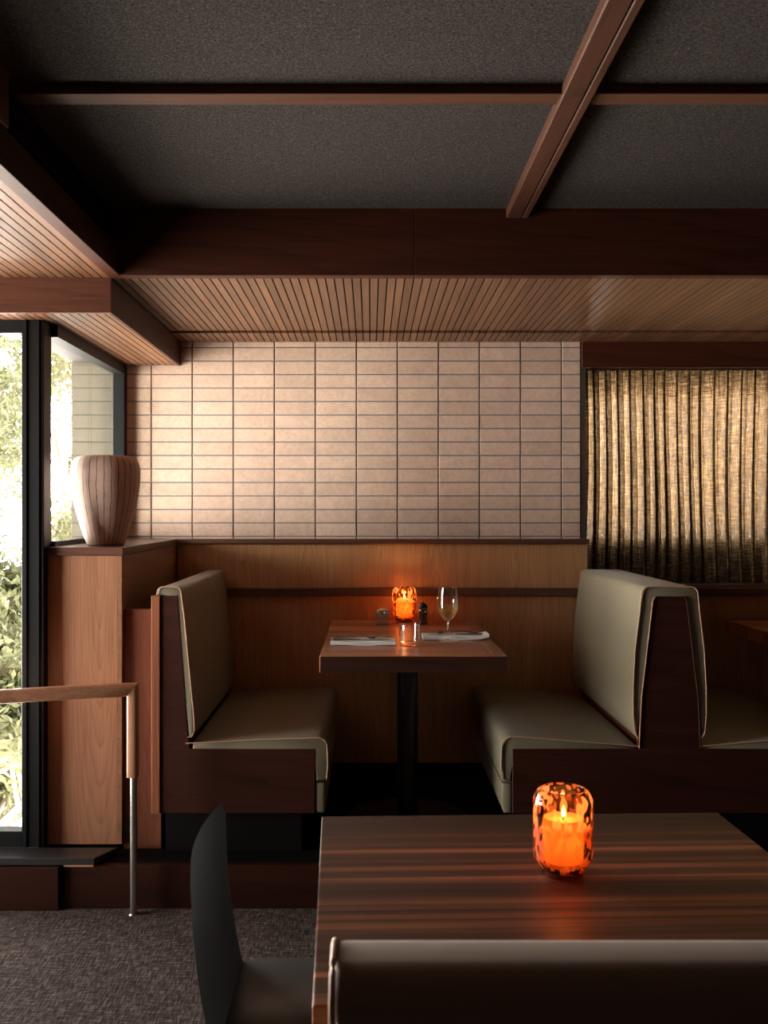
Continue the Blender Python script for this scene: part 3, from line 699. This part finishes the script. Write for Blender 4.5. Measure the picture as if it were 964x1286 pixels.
MB().lathe([(0, .0745), (.023, .0745), (.0215, .084), (.013, .096), (.004, .099), (0, .099)], X, Y, 28, TZ).build('cap', 'postblack', pm, 50)
MB().lathe([(0, .098), (.003, .099), (.0045, .104), (.003, .108), (0, .109)], X, Y, 16, TZ).build('knob', 'brass', pm, 60)
# napkins
def napkin(x0, x1, y0, y1, lab, tip=0):
    m = MB()
    cx = (x0+x1)/2
    for i, (k, zz) in enumerate(((0, 0), (.006, .0045), (.012, .009))):
        nn = 24; rows = []
        for a_ in range(nn+1):
            u = a_/nn; x = x0+(x1-x0)*u
            lift = .0015*math.sin(u*9+i)+(tip*max(0, u-.85)*.12)+.001
            rows.append([m.b.verts.new((x, y, TZ+zz+lift+q)) for y, q in ((y0+k, 0.), (y0+k-.001, .0025), (y0+k, .0045), ((y0+y1)/2, .0048), (y1-k, .0045), (y1-k+.001, .0025), (y1-k, 0.))])
        for A, B in zip(rows, rows[1:]):
            for j in range(7): m.b.faces.new((A[j], A[(j+1) % 7], B[(j+1) % 7], B[j]))
        m.b.faces.new(rows[0]); m.b.faces.new(rows[-1][::-1])
    return own_mesh('napkin', m, 'linen', lab, 'napkin', (cx, (y0+y1)/2, TZ), 60, 'folded white napkins')
napkin(-.155, .098, 3.845, 3.985, 'folded white napkin on the left of the booth table')
napkin(.212, .478, 4.0, 4.13, 'folded white napkin on the right behind the wine glass', .5)
CZT = TZ+.0165
def knife(x0, x1, y0, y1, lab):
    t = thing('knife', lab, 'knife', ((x0+x1)/2, (y0+y1)/2, CZT)); d = Vector((x1-x0, y1-y0, 0)); p = Vector((x0, y0, CZT+.003))
    n = [p+d*k for k in (0, .03, .2, .42, .5)]
    MB().tube(n, [.003, .0045, .004, .003, .0025], 8).build('handle', 'chrome', t, 60)
    w = Vector((-d.y, d.x, 0)).normalized()
    m = MB(); pr_ = [(.5, -.003), (.56, -.007), (.9, -.007), (1.0, .003), (.5, .004)]
    A = [m.b.verts.new(p+d*a_+w*b_+Vector((0, 0, .0008))) for a_, b_ in pr_]; B = [m.b.verts.new(v.co-Vector((0, 0, .0016))) for v in A]
    m.b.faces.new(A); m.b.faces.new(B[::-1])
    for i in range(5): m.b.faces.new((A[i], B[i], B[(i+1) % 5], A[(i+1) % 5]))
    m.build('blade', 'chrome', t)
def fork(x0, x1, y0, y1, lab):
    t = thing('fork', lab, 'fork', ((x0+x1)/2, (y0+y1)/2, CZT)); d = Vector((x1-x0, y1-y0, 0)); p = Vector((x0, y0, CZT+.003))
    w = Vector((-d.y, d.x, 0)).normalized(); U = Vector((0, 0, 1))
    MB().tube([p, p+d*.05, p+d*.3+U*.006, p+d*.55+U*.008, p+d*.68+U*.002], [.003, .0045, .003, .002, .003], 8).build('handle', 'chrome', t, 60)
    m = MB()
    m.tube([p+d*.68+U*.002, p+d*.74-U*.000, p+d*.80+U*.001], [.003, .008, .009], 8)
    for k in (-1.5, -.5, .5, 1.5):
        m.tube([p+d*.78+w*k*.004, p+d*.88+w*k*.0045+U*.002, p+d*1.0+w*k*.0045+U*.010], [.0012, .0012, .0008], 6)
    m.build('tines', 'chrome', t, 60)
fork(-.150, .060, 3.925, 3.93, 'fork lying along the left napkin')
knife(-.150, .075, 3.885, 3.875, 'knife lying on the left napkin in front of the fork')
fork(.44, .235, 4.085, 4.09, 'fork lying along the right napkin')
knife(.455, .235, 4.045, 4.04, 'knife lying on the right napkin in front of the fork')

# ================================================================== CURTAIN
m = MB(); b = m.b; nx, nz = 900, 26; x0, x1 = 1.075, 4.2; rows = []
rnd = random.Random(3); folds = []; x = x0; phase = 0; ph = []
import itertools
knots = [x0]
while knots[-1] < x1+.1: knots.append(knots[-1]+rnd.uniform(.050, .074))
def phase_at(x):
    for i in range(len(knots)-1):
        if knots[i] <= x < knots[i+1]: return 2*PI*(i+(x-knots[i])/(knots[i+1]-knots[i]))
    return 0
amps = [rnd.uniform(.028, .046) for _ in knots]
for i in range(nx+1):
    x = x0+(x1-x0)*i/nx; p = phase_at(x); am = amps[int(p/(2*PI)) % len(amps)]
    col = []
    for j in range(nz+1):
        v = j/nz; z = 1.078+(2.142-1.078)*v
        a_ = am*(1.05-.35*v)
        yy = 4.99+a_*math.sin(p+.35*math.sin(v*3+x*7))+.006*math.sin(x*11+v*2)
        xx = x+.016*math.sin(2*p+.6)*(1-.2*v)+.006*math.sin(v*4+x*5)
        col.append(b.verts.new((xx, yy, z)))
    rows.append(col)
for A, B in zip(rows, rows[1:]):
    for j in range(nz): b.faces.new((A[j], B[j], B[j+1], A[j+1]))
own_mesh('curtain', m, 'curtain', 'sheer tan open weave linen curtain hanging in pleats at the right', 'curtain', (2.6, 4.99, 1.078), 80)

# ================================================================== OUTSIDE PLANTING
def tree(label, x, y, zb, zt, spread, nleaf, seed, name='garden_tree', leafs=.055, zlow=None):
    r = random.Random(seed); t = thing(name, label, 'tree' if name == 'garden_tree' else 'shrub', (x, y, zb), None)
    br = MB(); tips = []
    def grow(p, d, L, rad, depth):
        q = p+d*L; mid = p+d*L*.5+Vector((r.uniform(-1, 1), r.uniform(-1, 1), r.uniform(-1, 1)))*L*.07
        br.tube([p, mid, q], [rad, rad*.85, rad*.7], 6, cap=False); 
        if depth <= 2: tips.append((mid, q))
        if depth == 0: return
        for _ in range(3 if depth > 1 else 4):
            nd = (d+Vector((r.uniform(-1, 1), r.uniform(-1, 1), r.uniform(-.45, .7)))*.85).normalized()
            grow(p+d*L*r.uniform(.5, 1), nd, L*r.uniform(.6, .85), rad*.62, depth-1)
    H = zt-zb
    trunk = MB().tube([(x, y, zb), (x+.05, y, zb+H*.25), (x, y, zb+H*.7)], [.09, .075, .05], 10); trunk.build('trunk', 'bark', t, 60)
    for k in range(7):
        a_ = k*2*PI/7+r.random(); z = zb+H*r.uniform(.3, .7)
        grow(Vector((x, y, z)), Vector((math.cos(a_), math.sin(a_), r.uniform(.1, 1.0))).normalized(), spread*.42, .032, 4)
    br.build('branches', 'bark', t, 80)
    lf = MB()
    for _ in range(nleaf):
        a_, c_ = r.choice(tips); p = a_.lerp(c_, r.random())+Vector([r.gauss(0, .09) for _ in range(3)])
        d = Vector([r.gauss(0, 1) for _ in range(3)]).normalized(); u = d.orthogonal().normalized(); u = Matrix.Rotation(r.random()*6.28, 3, d) @ u; w = d.cross(u)
        s_ = leafs*r.uniform(.6, 1.2)
        lf.b.faces.new([lf.b.verts.new(p+u*s_), lf.b.verts.new(p+w*s_*.45), lf.b.verts.new(p-u*s_), lf.b.verts.new(p-w*s_*.45)])
    lf.build('foliage', 'leaf', t, fixn=False)
tree('pale green tree seen at the top of the corner window', -4.2, 13.6, -3, 5.6, 2.3, 20000, 1)
tree('large pale tree farther back seen through the tall window', -7.4, 19.5, -3, 9.0, 4.5, 18000, 2, leafs=.10)
tree('low leafy shrub at the foot of the tall window view', -2.55, 6.6, -3, .8, 1.05, 20000, 5, leafs=.04, name='garden_shrub')
tree('taller leafy shrub standing behind the low shrub', -3.65, 10.0, -3, 1.7, 1.1, 20000, 9, leafs=.05, name='garden_shrub')
